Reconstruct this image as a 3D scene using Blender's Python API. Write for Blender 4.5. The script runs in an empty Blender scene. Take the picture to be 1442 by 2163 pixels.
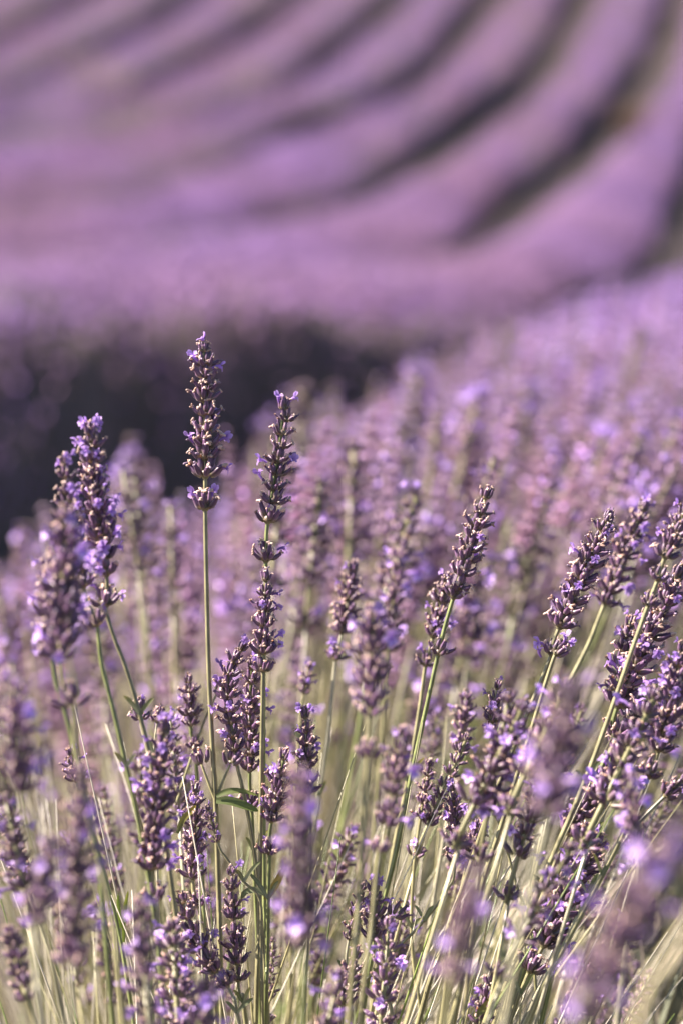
import bpy, math, random
import numpy as np
from mathutils import Vector, Matrix, Quaternion

random.seed(7)
rng = np.random.default_rng(7)
scene = bpy.context.scene
R = math.radians

# ------------------------------------------------------------------ camera
CAM_Z, PITCH, FPX, PW, PH = 1.0, math.atan(931.5 / 6008.0), 6008.0, 1442.0, 2163.0
cam_d = bpy.data.cameras.new('camera')
cam = bpy.data.objects.new('camera', cam_d)
scene.collection.objects.link(cam)
cam.location = (0, 0, CAM_Z)
cam.rotation_euler = (R(90) - PITCH, 0, 0)
cam_d.sensor_fit = 'VERTICAL'
cam_d.sensor_height = 36.0
cam_d.sensor_width = 24.0
cam_d.lens = 100.0
cam_d.clip_start = 0.05
cam_d.clip_end = 3000
cam_d.dof.use_dof = True
cam_d.dof.focus_distance = 1.30
cam_d.dof.aperture_fstop = 5.5
scene.camera = cam

# ------------------------------------------------------------------ light
SUN_EL, SUN_AZ = 40.0, -84.0          # azimuth clockwise from the view direction (+Y)
sun_dir = Vector((math.sin(R(SUN_AZ)) * math.cos(R(SUN_EL)), math.cos(R(SUN_AZ)) * math.cos(R(SUN_EL)), math.sin(R(SUN_EL))))
world = bpy.data.worlds.new('World')
scene.world = world
world.use_nodes = True
wn, wl = world.node_tree.nodes, world.node_tree.links
sky = wn.new('ShaderNodeTexSky')
sky.sky_type = 'NISHITA'
sky.sun_disc = False
sky.sun_elevation = R(SUN_EL)
sky.sun_rotation = R(SUN_AZ)
bg = wn.get('Background') or wn.new('ShaderNodeBackground')
bg.inputs['Strength'].default_value = 0.050
wl.new(sky.outputs[0], bg.inputs['Color'])
sl = bpy.data.lights.new('sun', 'SUN')
sl.energy = 5.0
sl.angle = R(0.53)
sl.color = (1.0, 0.88, 0.77)
sun = bpy.data.objects.new('sun', sl)
scene.collection.objects.link(sun)
sun.rotation_euler = sun_dir.to_track_quat('Z', 'Y').to_euler()
vs = scene.view_settings
vs.view_transform = 'Standard'
vs.look = 'None'
vs.exposure = 1.68
vs.gamma = 1.0
vs.use_curve_mapping = False
scene.cycles.use_denoising = True
scene.cycles.max_bounces = 8
scene.cycles.transparent_max_bounces = 8

# ------------------------------------------------------------------ helpers
COL = scene.collection
CM = cam.rotation_euler.to_matrix()


def at(px, py, depth):
    """photo pixel + distance along the lens axis -> world point"""
    v = Vector(((px - PW / 2) / FPX * depth, -(py - PH / 2) / FPX * depth, -depth))
    return CM @ v + Vector((0, 0, CAM_Z))


def pix(p):
    v = CM.transposed() @ (Vector(p) - Vector((0, 0, CAM_Z)))
    return PW / 2 + v.x / -v.z * FPX, PH / 2 - v.y / -v.z * FPX, -v.z


def smooth_table(xs, ys):
    xs, ys = np.array(xs, float), np.array(ys, float)
    h = np.diff(xs); dl = np.diff(ys) / h
    m = np.zeros_like(ys)
    m[0], m[-1] = dl[0], dl[-1]
    m[1:-1] = (dl[:-1] * h[1:] + dl[1:] * h[:-1]) / (h[1:] + h[:-1])

    def f(x):
        x = np.clip(np.asarray(x, float), xs[0], xs[-1])
        i = np.clip(np.searchsorted(xs, x) - 1, 0, len(h) - 1)
        t = (x - xs[i]) / h[i]
        return (ys[i] * (1 + 2 * t) * (1 - t) ** 2 + m[i] * h[i] * t * (1 - t) ** 2
                + ys[i + 1] * t * t * (3 - 2 * t) + m[i + 1] * h[i] * t * t * (t - 1))
    return f


GZ = smooth_table([-60, -5, 0, 1.5, 3, 5, 8, 12, 16, 22, 26, 31, 36.5, 44, 60, 90, 130, 200, 400, 1500],
                  [.2, .14, .11, .09, .02, -.10, -.30, -.37, -.33, -.12, .13, .57, 1.18, 2.38, 4.9, 8.6, 11.5, 14.5, 18, 20])


def gz(y):
    return float(GZ(y))


class Geo:
    def __init__(self):
        self.v, self.f, self.c, self.n = [], [], [], 0

    def add(self, v, f, c):
        v = np.asarray(v, float).reshape(-1, 3)
        c = np.asarray(c, float)
        if c.ndim == 1:
            c = np.tile(c, (len(v), 1))
        self.v.append(v); self.c.append(c)
        self.f.extend(tuple(i + self.n for i in q) for q in f)
        self.n += len(v)

    def arrays(self):
        return np.concatenate(self.v), self.f, np.concatenate(self.c)

    def mesh(self, name, mat, smooth=True):
        v, f, c = self.arrays()
        return make_mesh(name, v, f, c, mat, smooth)


def make_mesh(name, v, f, c, mat, smooth=True):
    me = bpy.data.meshes.new(name)
    if isinstance(f, np.ndarray):
        k = f.shape[1]
        me.vertices.add(len(v)); me.vertices.foreach_set('co', np.ascontiguousarray(v, dtype=np.float32).ravel())
        me.loops.add(f.size); me.loops.foreach_set('vertex_index', f.astype(np.int32).ravel())
        me.polygons.add(len(f)); me.polygons.foreach_set('loop_start', (np.arange(len(f)) * k).astype(np.int32))
        me.update(calc_edges=True)
    else:
        me.from_pydata(v.tolist(), [], f)
    a = me.color_attributes.new('col', 'FLOAT_COLOR', 'POINT')
    rgba = np.ones((len(v), 4), np.float32); rgba[:, :3] = c
    a.data.foreach_set('color', rgba.ravel())
    if smooth:
        me.polygons.foreach_set('use_smooth', np.ones(len(me.polygons), bool))
    me.materials.append(mat)
    me.update()
    return me


def crom(pts, n):
    """smooth curve through points, n samples per span"""
    P = [Vector(p) for p in pts]
    P = [P[0] * 2 - P[1]] + P + [P[-1] * 2 - P[-2]]
    out = []
    for i in range(1, len(P) - 2):
        a, b, c, d = P[i - 1], P[i], P[i + 1], P[i + 2]
        for k in range(n):
            t = k / n
            out.append(0.5 * ((2 * b) + (c - a) * t + (2 * a - 5 * b + 4 * c - d) * t * t + (3 * b - a - 3 * c + d) * t ** 3))
    out.append(P[-2].copy())
    return out


def tube(g, pts, radii, n, cols, profile=None, cap=True, ridge_shade=None):
    pts = [Vector(p) for p in pts]
    m = len(pts)
    tan = [(pts[min(i + 1, m - 1)] - pts[max(i - 1, 0)]).normalized() for i in range(m)]
    up = Vector((0.31, 0.95, 0.05))
    nrm = (up - tan[0] * up.dot(tan[0])).normalized()
    V, Cc = [], []
    for i in range(m):
        nrm = (nrm - tan[i] * nrm.dot(tan[i])).normalized()
        bi = tan[i].cross(nrm)
        r = radii[i] if hasattr(radii, '__len__') else radii
        for k in range(n):
            a = 2 * math.pi * k / n
            q = r * (profile[k % len(profile)] if profile else 1)
            V.append(pts[i] + nrm * math.cos(a) * q + bi * math.sin(a) * q)
        c = cols[i] if np.ndim(cols) == 2 else cols
        for k in range(n):
            Cc.append(np.asarray(c) * ridge_shade[k % len(ridge_shade)] if ridge_shade else c)  # per-side factors put groove shading into the vertex colour
    F = []
    for i in range(m - 1):
        for k in range(n):
            F.append((i * n + k, i * n + (k + 1) % n, (i + 1) * n + (k + 1) % n, (i + 1) * n + k))
    if cap:
        F.append(tuple((m - 1) * n + k for k in range(n)))
    g.add([tuple(p) for p in V], F, np.array(Cc))


def lerp(a, b, t):
    return np.array(a) * (1 - t) + np.array(b) * t


# ------------------------------------------------------------------ materials
def plant_mat(name, rough=0.55, sheen=0.0, transl=0.0, noise_scale=900.0, noise_amt=0.35, spec=0.35, rand=0.3, sheen_tint=(1, .85, .85)):
    m = bpy.data.materials.new(name)
    m.use_nodes = True
    N, L = m.node_tree.nodes, m.node_tree.links
    bs = N['Principled BSDF']
    out = N['Material Output']
    at_ = N.new('ShaderNodeAttribute'); at_.attribute_name = 'col'
    tc = N.new('ShaderNodeTexCoord')
    nz = N.new('ShaderNodeTexNoise'); nz.inputs['Scale'].default_value = noise_scale; nz.inputs['Detail'].default_value = 3
    L.new(tc.outputs['Object'], nz.inputs['Vector'])
    oi = N.new('ShaderNodeObjectInfo')
    mr = N.new('ShaderNodeMapRange'); mr.inputs['To Min'].default_value = 1 - noise_amt; mr.inputs['To Max'].default_value = 1 + noise_amt
    L.new(nz.outputs['Fac'], mr.inputs['Value'])
    mr2 = N.new('ShaderNodeMapRange'); mr2.inputs['To Min'].default_value = 1 - rand; mr2.inputs['To Max'].default_value = 1 + rand
    L.new(oi.outputs['Random'], mr2.inputs['Value'])
    mul = N.new('ShaderNodeMath'); mul.operation = 'MULTIPLY'
    L.new(mr.outputs[0], mul.inputs[0]); L.new(mr2.outputs[0], mul.inputs[1])
    vm = N.new('ShaderNodeVectorMath'); vm.operation = 'SCALE'
    L.new(at_.outputs['Color'], vm.inputs[0]); L.new(mul.outputs[0], vm.inputs['Scale'])
    L.new(vm.outputs[0], bs.inputs['Base Color'])
    bs.inputs['Roughness'].default_value = rough
    bs.inputs['Specular IOR Level'].default_value = spec
    if sheen:
        bs.inputs['Sheen Weight'].default_value = sheen
        bs.inputs['Sheen Roughness'].default_value = 0.4
        bs.inputs['Sheen Tint'].default_value = (*sheen_tint, 1)
    bp = N.new('ShaderNodeBump'); bp.inputs['Strength'].default_value = 0.25; bp.inputs['Distance'].default_value = 0.0004
    L.new(nz.outputs['Fac'], bp.inputs['Height']); L.new(bp.outputs[0], bs.inputs['Normal'])
    if transl:
        tr = N.new('ShaderNodeBsdfTranslucent')
        L.new(vm.outputs[0], tr.inputs['Color'])
        mx = N.new('ShaderNodeMixShader'); mx.inputs[0].default_value = transl
        L.new(bs.outputs[0], mx.inputs[1]); L.new(tr.outputs[0], mx.inputs[2])
        L.new(mx.outputs[0], out.inputs['Surface'])
    return m


M_BUD = plant_mat('lavender_calyx', 0.40, 0.14, 0.10, 1400, 0.4, 0.65, 0.30)
M_PETAL = plant_mat('lavender_petal', 0.5, 0.05, 0.40, 900, 0.15, 0.3, 0.2, (.9, .85, 1))
M_STALK = plant_mat('lavender_stalk', 0.34, 0.03, 0.0, 500, 0.25, 0.7, 0.22, (1, 1, .85))
M_LEAF = plant_mat('lavender_leaf', 0.45, 0.1, 0.3, 350, 0.25, 0.45, 0.2, (1, 1, .9))
M_MASS = plant_mat('lavender_mass', 0.55, 0.04, 0.12, 3.0, 0.18, 0.25, 0.0)
M_MOUND = plant_mat('lavender_foliage', 0.75, 0.1, 0.0, 9.0, 0.5, 0.2, 0.0)


def soil_mat():
    m = bpy.data.materials.new('soil')
    m.use_nodes = True
    N, L = m.node_tree.nodes, m.node_tree.links
    bs = N['Principled BSDF']
    tc = N.new('ShaderNodeTexCoord')
    nz = N.new('ShaderNodeTexNoise'); nz.inputs['Scale'].default_value = 2.2; nz.inputs['Detail'].default_value = 9
    L.new(tc.outputs['Object'], nz.inputs['Vector'])
    cr = N.new('ShaderNodeValToRGB')
    cr.color_ramp.elements[0].position = .3; cr.color_ramp.elements[0].color = (.045, .032, .034, 1)
    cr.color_ramp.elements[1].position = .72; cr.color_ramp.elements[1].color = (.085, .060, .057, 1)
    L.new(nz.outputs['Fac'], cr.inputs[0]); L.new(cr.outputs[0], bs.inputs['Base Color'])
    bs.inputs['Roughness'].default_value = .95
    n2 = N.new('ShaderNodeTexNoise'); n2.inputs['Scale'].default_value = 30; n2.inputs['Detail'].default_value = 6
    L.new(tc.outputs['Object'], n2.inputs['Vector'])
    bp = N.new('ShaderNodeBump'); bp.inputs['Distance'].default_value = .03; bp.inputs['Strength'].default_value = .8
    L.new(n2.outputs['Fac'], bp.inputs['Height']); L.new(bp.outputs[0], bs.inputs['Normal'])
    return m


M_SOIL = soil_mat()

# ------------------------------------------------------------------ ground
xs = np.concatenate([np.linspace(-900, -30, 14)[:-1], np.linspace(-30, 30, 41), np.linspace(30, 900, 14)[1:]])
ys = np.concatenate([np.linspace(-60, -5, 6)[:-1], np.linspace(-5, 20, 76), np.linspace(20, 140, 81)[1:], np.linspace(140, 1400, 24)[1:]])
XX, YY = np.meshgrid(xs, ys)
ZZ = GZ(YY) + 0.012 * np.sin(XX * 1.7 + YY * .9) * np.cos(YY * 2.1)
vg = np.stack([XX, YY, ZZ], -1).reshape(-1, 3)
nx, ny = len(xs), len(ys)
ii, jj = np.meshgrid(np.arange(nx - 1), np.arange(ny - 1))
b0 = (jj * nx + ii).ravel()
fg = np.stack([b0, b0 + 1, b0 + nx + 1, b0 + nx], -1)
gm = make_mesh('ground', vg, fg, np.tile([.1, .08, .06], (len(vg), 1)), M_SOIL)
ground = bpy.data.objects.new('ground', gm)
COL.objects.link(ground)
ground['kind'] = 'structure'


def obj(name, me, parent=None, loc=None, quat=None, scale=None):
    o = bpy.data.objects.new(name, me)
    COL.objects.link(o)
    if parent is not None:
        o.parent = parent
    if loc is not None:
        o.location = loc
    if quat is not None:
        o.rotation_mode = 'QUATERNION'
        o.rotation_quaternion = quat
    if scale is not None:
        o.scale = scale if hasattr(scale, '__len__') else (scale,) * 3
    return o


def thing(name, label, cat, loc, group=None):
    o = bpy.data.objects.new(name, None)
    o.empty_display_size = 0.02
    COL.objects.link(o)
    o.location = loc
    o['label'] = label
    o['category'] = cat
    if group:
        o['group'] = group
    return o


# ------------------------------------------------------------------ flower pieces (metres)
C_BASE = (.23, .22, .11)
C_MID = (.155, .088, .150)
C_TOP = (.130, .058, .145)
C_DRY = (.60, .43, .37)
C_ORANGE = (.46, .19, .07)
C_VIO = (.47, .27, .74)
C_VIO2 = (.62, .44, .88)
C_STEM = (.290, .275, .135)


def add_calyx(g, rnd, n=10, rings=7, dark=1.0):
    L, Rr = .0062 * rnd.uniform(.9, 1.1), .00135 * rnd.uniform(.9, 1.1)
    tt = [0, .12, .32, .55, .78, .94, 1.0][:rings] if rings == 7 else [0, .3, .7, 1.0]
    rp = {0: .38, .12: .74, .32: .98, .55: 1.0, .78: .82, .94: .66, 1.0: .70, .3: .95, .7: .9}
    V, C = [], []
    bend = rnd.uniform(.14, .30)
    for t in tt:
        for k in range(n):
            a = 2 * math.pi * k / n
            rr = Rr * rp[t] * (1.0 if k % 2 else .84)
            V.append((rr * math.cos(a) - bend * L * t * t + .0004 * t, rr * math.sin(a), L * t + (rnd.uniform(0, .0006) if t == 1.0 else 0)))
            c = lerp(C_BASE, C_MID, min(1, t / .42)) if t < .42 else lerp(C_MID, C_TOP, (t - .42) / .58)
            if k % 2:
                c = c * 1.5  # raised ribs lightened: highlights put into the colour
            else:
                c = c * .72  # grooves between the ribs darkened: shade put into the colour
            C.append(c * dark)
    F = []
    for i in range(len(tt) - 1):
        for k in range(n):
            F.append((i * n + k, i * n + (k + 1) % n, (i + 1) * n + (k + 1) % n, (i + 1) * n + k))
    F.append(tuple((len(tt) - 1) * n + k for k in range(n)))
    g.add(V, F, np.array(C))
    return Vector((-bend * L + .0004, 0, L)), Rr


def add_dry_tip(g, tip, rnd, count, lo=False):
    for _ in range(count):
        a = rnd.uniform(0, 2 * math.pi)
        d = Vector((math.cos(a) * .5, math.sin(a) * .5, 1)).normalized()
        l = rnd.uniform(.0012, .0026)
        p0 = tip - d * .0004
        p1 = tip + d * l * .55
        p2 = p1 + Vector((math.cos(a) + rnd.uniform(-.5, .9), math.sin(a) + rnd.uniform(-.7, .7), rnd.uniform(-.5, .5))).normalized() * l * .6
        c = lerp(C_DRY, C_ORANGE, rnd.random() ** 3) * rnd.uniform(.75, 1.25)
        if rnd.random() < .25:
            c = np.array((.24, .17, .26))
        tube(g, [p0, p1, p2, p2 + (p2 - p1) * .35], [.00042, .00055, .00060, .00026], 4 if lo else 5, c)


def add_lobe(g, base, direc, up, l, w, rnd, col):
    """one rounded petal lobe"""
    d = direc.normalized()
    s = d.cross(up).normalized()
    nrm = s.cross(d)
    V, F, C = [], [], []
    for i, (t, ww, b) in enumerate(((0, .35, 0), (.35, .85, .03), (.7, 1.0, -.05), (1.0, .55, -.22))):
        for j in (-1, -.33, .33, 1):
            ripple = rnd.uniform(-.07, .07) * l
            V.append(tuple(base + d * (t * l - (.12 * l * j * j if t > .9 else 0)) + s * (j * w * .5 * ww) + nrm * (b * l + .10 * l * (j * j) + ripple)))
            C.append(lerp(col, C_VIO2, t * .8))
    for i in range(3):
        for j in range(3):
            F.append((i * 4 + j, i * 4 + j + 1, i * 4 + 5 + j, i * 4 + 4 + j))
    g.add(V, F, np.array(C))


def mesh_bud(seed, dry):
    rnd = random.Random(seed)
    g = Geo()
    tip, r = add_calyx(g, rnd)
    if dry:
        add_dry_tip(g, tip, rnd, dry)
    return g.mesh('flower_bud', M_BUD)


def add_corolla(g, tip, rnd, s=1.0):
    d = Vector((rnd.uniform(.1, .5), rnd.uniform(-.2, .2), 1)).normalized()
    p1 = tip + d * .0018 * s
    p2 = tip + (d + Vector((.35, 0, 0))).normalized() * .0040 * s
    vc = np.array(C_VIO) * rnd.uniform(.85, 1.1)
    tube(g, [tip - d * .001, p1, p2], [.0006, .0008 * s, .0013 * s], 7, np.array([vc * .8, vc * .9, vc]), cap=False)
    f = (p2 - p1).normalized()
    side = Vector((0, 1, 0))
    upv = side.cross(f).normalized()
    if upv.z < 0:
        upv = -upv
    k = s * rnd.uniform(.9, 1.15)
    for sg in (-1, 1):
        add_lobe(g, p2 + upv * .0007 * s, upv * .9 + f * .5 + side * sg * .42, -f, .0038 * k, .0032 * k, rnd, vc)
    add_lobe(g, p2 - upv * .0006 * s, -upv * .75 + f * .6, f, .0029 * k, .0024 * k, rnd, vc)
    for sg in (-1, 1):
        add_lobe(g, p2 + side * sg * .0006 * s, side * sg + f * .5 - upv * .25, f, .0027 * k, .0023 * k, rnd, vc)


def mesh_blossom(seed):
    rnd = random.Random(seed)
    g = Geo()
    add_corolla(g, Vector((0, 0, 0)), rnd)
    return g.mesh('blossom', M_PETAL)


BUDS = [mesh_bud(10 + i, [0, 2, 3, 3, 4, 2, 4, 3][i]) for i in range(8)]
BLOSSOMS = [mesh_blossom(40 + i) for i in range(5)]


def whorl_layout(rnd, s=1.0, spread=1.0, count=10, top=False):
    """local frames (matrix) for the buds of one whorl; x of each frame points outward"""
    out = []
    n_out = max(3, int(round(count * .62)))
    n_in = max(2, count - n_out)
    a0 = rnd.uniform(0, 6.28)
    for ring, n in ((0, n_out), (1, n_in)):
        for k in range(n):
            a = a0 + 2 * math.pi * (k + .5 * ring + rnd.uniform(-.28, .28)) / n
            th = (rnd.uniform(44, 76) if ring == 0 else rnd.uniform(12, 38)) * spread
            if top:
                th *= .6
            z = (rnd.uniform(-.0006, .0008) if ring == 0 else rnd.uniform(.0012, .0026)) * s
            q = Quaternion((0, 0, 1), a) @ Quaternion((0, 1, 0), R(th)) @ Quaternion((0, 0, 1), R(rnd.uniform(-25, 25)))
            p = Vector((math.cos(a), math.sin(a), 0)) * (.0021 if ring == 0 else .0012) * s + Vector((0, 0, z))
            out.append((p, q, s * rnd.uniform(.84, 1.1), ring, a))
    return out


def mesh_whorl_core(seed):
    """small node with papery bracts that carries the buds of a whorl"""
    rnd = random.Random(seed)
    g = Geo()
    tube(g, [(0, 0, -.0016), (0, 0, -.0004), (0, 0, .0016), (0, 0, .003)], [.0010, .0021, .0019, .0009], 8,
         np.array([(.22, .23, .10), (.20, .16, .09), (.17, .12, .10), (.16, .11, .11)]))
    for k in range(4):
        a = k * math.pi / 2 + rnd.uniform(-.4, .4)
        o = Vector((math.cos(a), math.sin(a), 0)); s = Vector((-math.sin(a), math.cos(a), 0))
        b = o * .0012 + Vector((0, 0, -.0006))
        V = [b - s * .0014, b + s * .0014, b + o * .0018 + s * .0017 + Vector((0, 0, .0006)), b + o * .0018 - s * .0017 + Vector((0, 0, .0006)),
             b + o * .0036 + Vector((0, 0, .0022 * rnd.uniform(.2, 1)))]
        g.add([tuple(p) for p in V], [(0, 1, 2, 3), (3, 2, 4)], np.array([(.24, .17, .10)] * 4 + [(.30, .17, .10)]))
    return g.mesh('whorl', M_BUD)


CORES = [mesh_whorl_core(i) for i in range(4)]


def xform(v, p, q, s):
    m = np.array(q.to_matrix())
    return (v * s) @ m.T + np.array(p)


# templates of merged geometry: (verts, faces, cols)
def tpl_bud(seed, dry, n=6, rings=4):
    g = Geo(); rnd = random.Random(seed)
    tip, r = add_calyx(g, rnd, n, rings)
    if dry:
        add_dry_tip(g, tip, rnd, dry, True)
    return g.arrays()


def tpl_cor(seed):
    g = Geo(); add_corolla(g, Vector((0, 0, .0062)), random.Random(seed)); return g.arrays()


T_BUD_HI = [tpl_bud(60 + i, [1, 2, 3, 2, 3][i], 8, 7) for i in range(5)]
T_BUD_LO = [tpl_bud(80 + i, [0, 1, 1, 2][i], 5, 4) for i in range(4)]
T_COR = [tpl_cor(90 + i) for i in range(4)]


def whorl_into(g, rnd, buds, s, spread, count, bloom, top=False, off=(0, 0, 0), quat=None):
    for p, q, sc, ring, a in whorl_layout(rnd, s, spread, count, top):
        items = [rnd.choice(buds)]
        if rnd.random() < bloom:
            items.append(rnd.choice(T_COR))
        for v, f, c in items:
            w = xform(v, p, q, sc)
            if quat is not None:
                w = xform(w, off, quat, 1.0)
            else:
                w = w + np.array(off)
            g.add(w, f, c * rnd.uniform(.8, 1.25))


def mesh_whorl_merged(seed, bloom):
    rnd = random.Random(seed); g = Geo()
    whorl_into(g, rnd, T_BUD_HI, 1.0, 1.0, 10, bloom)
    return g.mesh('whorl', M_BUD)


WHORLS = [mesh_whorl_merged(120 + i, b) for i, b in enumerate((0, .02, .04, .06, .11, .18, .26))]


def head_template(seed, buds, count, bloom, length=.07, lump=False):
    """a whole flower head, bottom whorl at z=0, tip at z=length"""
    rnd = random.Random(seed); g = Geo()
    n = int(length / .0072)
    gap = rnd.random() < .45
    for i in range(n):
        t = i / (n - 1)
        z = length * (t ** (.93)) - (.0 if i or not gap else .012)
        s = (1.08 - .42 * t ** 2.2) * rnd.uniform(.9, 1.12)
        x = rnd.uniform(-.0006, .0006)
        bl = bloom * (2.2 if i >= n - 2 else 1.0) * rnd.choice((.3, .6, 1.6))
        whorl_into(g, rnd, buds, s, 1.0, count, bl, i == n - 1, (x, rnd.uniform(-.0006, .0006), z))
    tube(g, [(0, 0, -.014), (0, 0, length)], .0011, 5, np.array(C_STEM))
    return g


HEADS = [head_template(200 + i, T_BUD_LO, 8, b, l).mesh('flower_head', M_BUD)
         for i, (b, l) in enumerate(((.04, .055), (.07, .065), (.11, .07), (.05, .075), (.18, .06), (.08, .082), (.02, .068), (.22, .05)))]

STALK_PROFILE = [1.18, .78]


def add_stalk(g, pts, r0, r1, n=8, tint=1.0, warm=0.0):
    m = len(pts)
    rad = [r0 + (r1 - r0) * i / (m - 1) for i in range(m)]
    c0 = lerp(C_STEM, (.36, .31, .20), warm) * tint
    hue = random.random()
    if hue < .14:
        c0 = lerp(c0, (.20, .25, .075), .75)
    elif hue > .66:
        c0 = lerp(c0, (.52, .49, .38), .6)
    cols = np.array([c0 * (.92 + .16 * math.sin(i * 1.7)) for i in range(m)])
    tube(g, pts, rad, n, cols, STALK_PROFILE, ridge_shade=(1.6, .5))  # bright edges and dark grooves: light and shade painted into the stalk colour


# ------------------------------------------------------------------ leaf
def leaf_mesh(pts, w, col, col2=None, fold=.25):
    """a narrow lavender leaf along the curve pts, creased at the midrib"""
    P = crom(pts, 4)
    m = len(P)
    g = Geo(); V, F, C = [], [], []
    for i, p in enumerate(P):
        t = i / (m - 1)
        tan = (P[min(i + 1, m - 1)] - P[max(i - 1, 0)]).normalized()
        s = tan.cross(Vector((0.25, -.8, .55))).normalized()
        nn = s.cross(tan)
        ww = w * .5 * (math.sin(math.pi * min(1, .12 + t * .88)) ** .55) * (1 if t < 1 else .1)
        c = lerp(col, col2 if col2 is not None else col, t)
        for j in (-1, -.5, 0, .5, 1):
            V.append(tuple(p + s * ww * j + nn * (abs(j) * fold * ww)))
            C.append(c * (1.3 if j == 0 else 1.0))
    for i in range(m - 1):
        for j in range(4):
            F.append((i * 5 + j, i * 5 + j + 1, i * 5 + 6 + j, i * 5 + 5 + j))
    g.add(V, F, np.array(C))
    return g.mesh('leaf', M_LEAF)


# ------------------------------------------------------------------ a single traced stem
def stem(label, tip, base, extras, path, w, n, depth, hi=True, bloom=.08, group=None, mid=None, seed=0, tint=1.0,
         whorl_px=None, tipbloom=False, r=.00105, dtip=0.0, warm=.2, laterals=(), leaves=(), widths=None, blooms_px=()):
    rnd = random.Random(seed * 31 + 5)
    D = depth
    pts_img = [tip] + ([mid] if mid else []) + [base] + list(extras) + list(path)
    tot = max(1, len(pts_img) - 1)
    ptsw = [at(x, y, D + dtip * (1 - i / tot)) for i, (x, y) in enumerate(pts_img)]
    # carry on down to the root
    a, b = ptsw[-2], ptsw[-1]
    down = (b - a)
    sx = down.x / (-down.z) if down.z < -1e-5 else 0
    drop = b.z - gz(b.y)
    k1 = b + Vector((max(-.12, min(.12, sx * drop * .30)), .01, -drop * .4))
    root = k1 + Vector((max(-.06, min(.06, sx * drop * .12)), .02, 0)); root.z = gz(root.y) - .005
    ptsw += [k1, root]
    t = thing('lavender_sprig', label, 'lavender', root, group)
    curve = crom(ptsw, 8)              # tip -> root
    low = [p - root for p in reversed(curve)]
    g = Geo()
    add_stalk(g, low, r * 1.02, r * .66, 8, tint, warm)
    obj('stalk', g.mesh('stalk', M_STALK), t)

    # where the whorls sit: nearest point of the curve to the wanted image height
    n_head = 8 * (2 if mid else 1)
    head = curve[:n_head + 1]
    cum = [0.0]
    for i in range(1, len(head)):
        cum.append(cum[-1] + (head[i] - head[i - 1]).length)

    def along(s_):
        s_ = max(0, min(cum[-1], s_))
        for i in range(1, len(cum)):
            if cum[i] >= s_:
                u = (s_ - cum[i - 1]) / max(1e-9, cum[i] - cum[i - 1])
                return head[i - 1].lerp(head[i], u), (head[i - 1] - head[i]).normalized()
        return head[-1], (head[-2] - head[-1]).normalized()

    def nearest(px_, py_):
        q = at(px_, py_, D)
        i = min(range(len(curve)), key=lambda j: (curve[j] - q).length)
        i0, i1 = max(0, i - 1), min(len(curve) - 1, i + 1)
        return curve[i], (curve[i0] - curve[i1]).normalized(), q

    S0 = w / FPX * D / .0152 * (.93 if hi else .88)   # scale of a whorl of this width
    spots = []
    if whorl_px:
        for j, (x, y) in enumerate(whorl_px):
            p, tan, q = nearest(x, y)
            spots.append((q, tan, (widths[j] / w) if widths else 1.0))
    else:
        for j in range(n):
            tt = (j + .55) / n
            p, tan = along(cum[-1] * min(1, tt + rnd.uniform(-.18, .18) / n))
            spots.append((p, tan, (.66 + .40 * min(1, tt * 2.0) - .06 * tt) * rnd.uniform(.9, 1.12)))
        for (x, y) in extras:
            p, tan, q = nearest(x, y)
            spots.append((p, tan, rnd.uniform(.85, 1.0)))
    qa = rnd.uniform(0, 1.5)
    for j, (p, tan, ks) in enumerate(spots):
        q = tan.to_track_quat('Z', 'Y') @ Quaternion((0, 0, 1), qa + j * math.pi / 2)
        s = S0 * ks
        if hi:
            wo = obj('whorl', CORES[j % 4], t, p - root, q, S0 * min(1.1, ks))
            inv = 1.0 / (S0 * min(1.1, ks))
            for pp, qq, sc, ring, a_ in whorl_layout(rnd, 1.0, 1.0 if j else .8, rnd.randint(9, 12) if j else 7, j == 0):
                k = sc * s * inv
                bo = obj('flower_bud', rnd.choice(BUDS), wo, pp * s * inv, qq, k)
                if rnd.random() < .95 * bloom * (2.5 if (j == 0 and tipbloom) else 1):
                    obj('blossom', rnd.choice(BLOSSOMS), wo, pp * s * inv + (qq @ Vector((-.0004, 0, .0060))) * k, qq, k * rnd.uniform(.75, .95))
        else:
            mi = WHORLS[rnd.choice((4, 5, 6))] if rnd.random() < bloom * 2.2 or (j == 0 and tipbloom) else WHORLS[rnd.choice((0, 1, 2, 3))]
            obj('whorl', mi, t, p - root, q, s)
    for (bx, by, dx, dy) in blooms_px:   # single open flowers seen against the background
        q = at(bx, by, D)
        wv = at(bx + dx, by + dy, D) - q
        qq = wv.normalized().to_track_quat('Z', 'Y') @ Quaternion((0, 0, 1), rnd.uniform(0, 6.28))
        obj('blossom', rnd.choice(BLOSSOMS), t, q - root, qq, S0 * .85)
    for lat in laterals:                 # thin side branches with a few buds: (joint, mids..., end, count)
        P = [at(x, y, D) for x, y in lat[:-1]]
        g = Geo(); pts = [p - root for p in crom(P, 5)]
        add_stalk(g, pts, r * .62, r * .5, 6, 1.1, .1)
        br = obj('side_branch', g.mesh('side_branch', M_STALK), t)
        tan = (P[-1] - P[-2]).normalized()
        q = tan.to_track_quat('Z', 'Y')
        for pp, qq, sc, ring, a_ in whorl_layout(rnd, S0, .75, lat[-1]):
            obj('flower_bud', rnd.choice(BUDS), br, P[-1] - root + q @ pp, q @ qq, sc)
    leaves = list(leaves)
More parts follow.
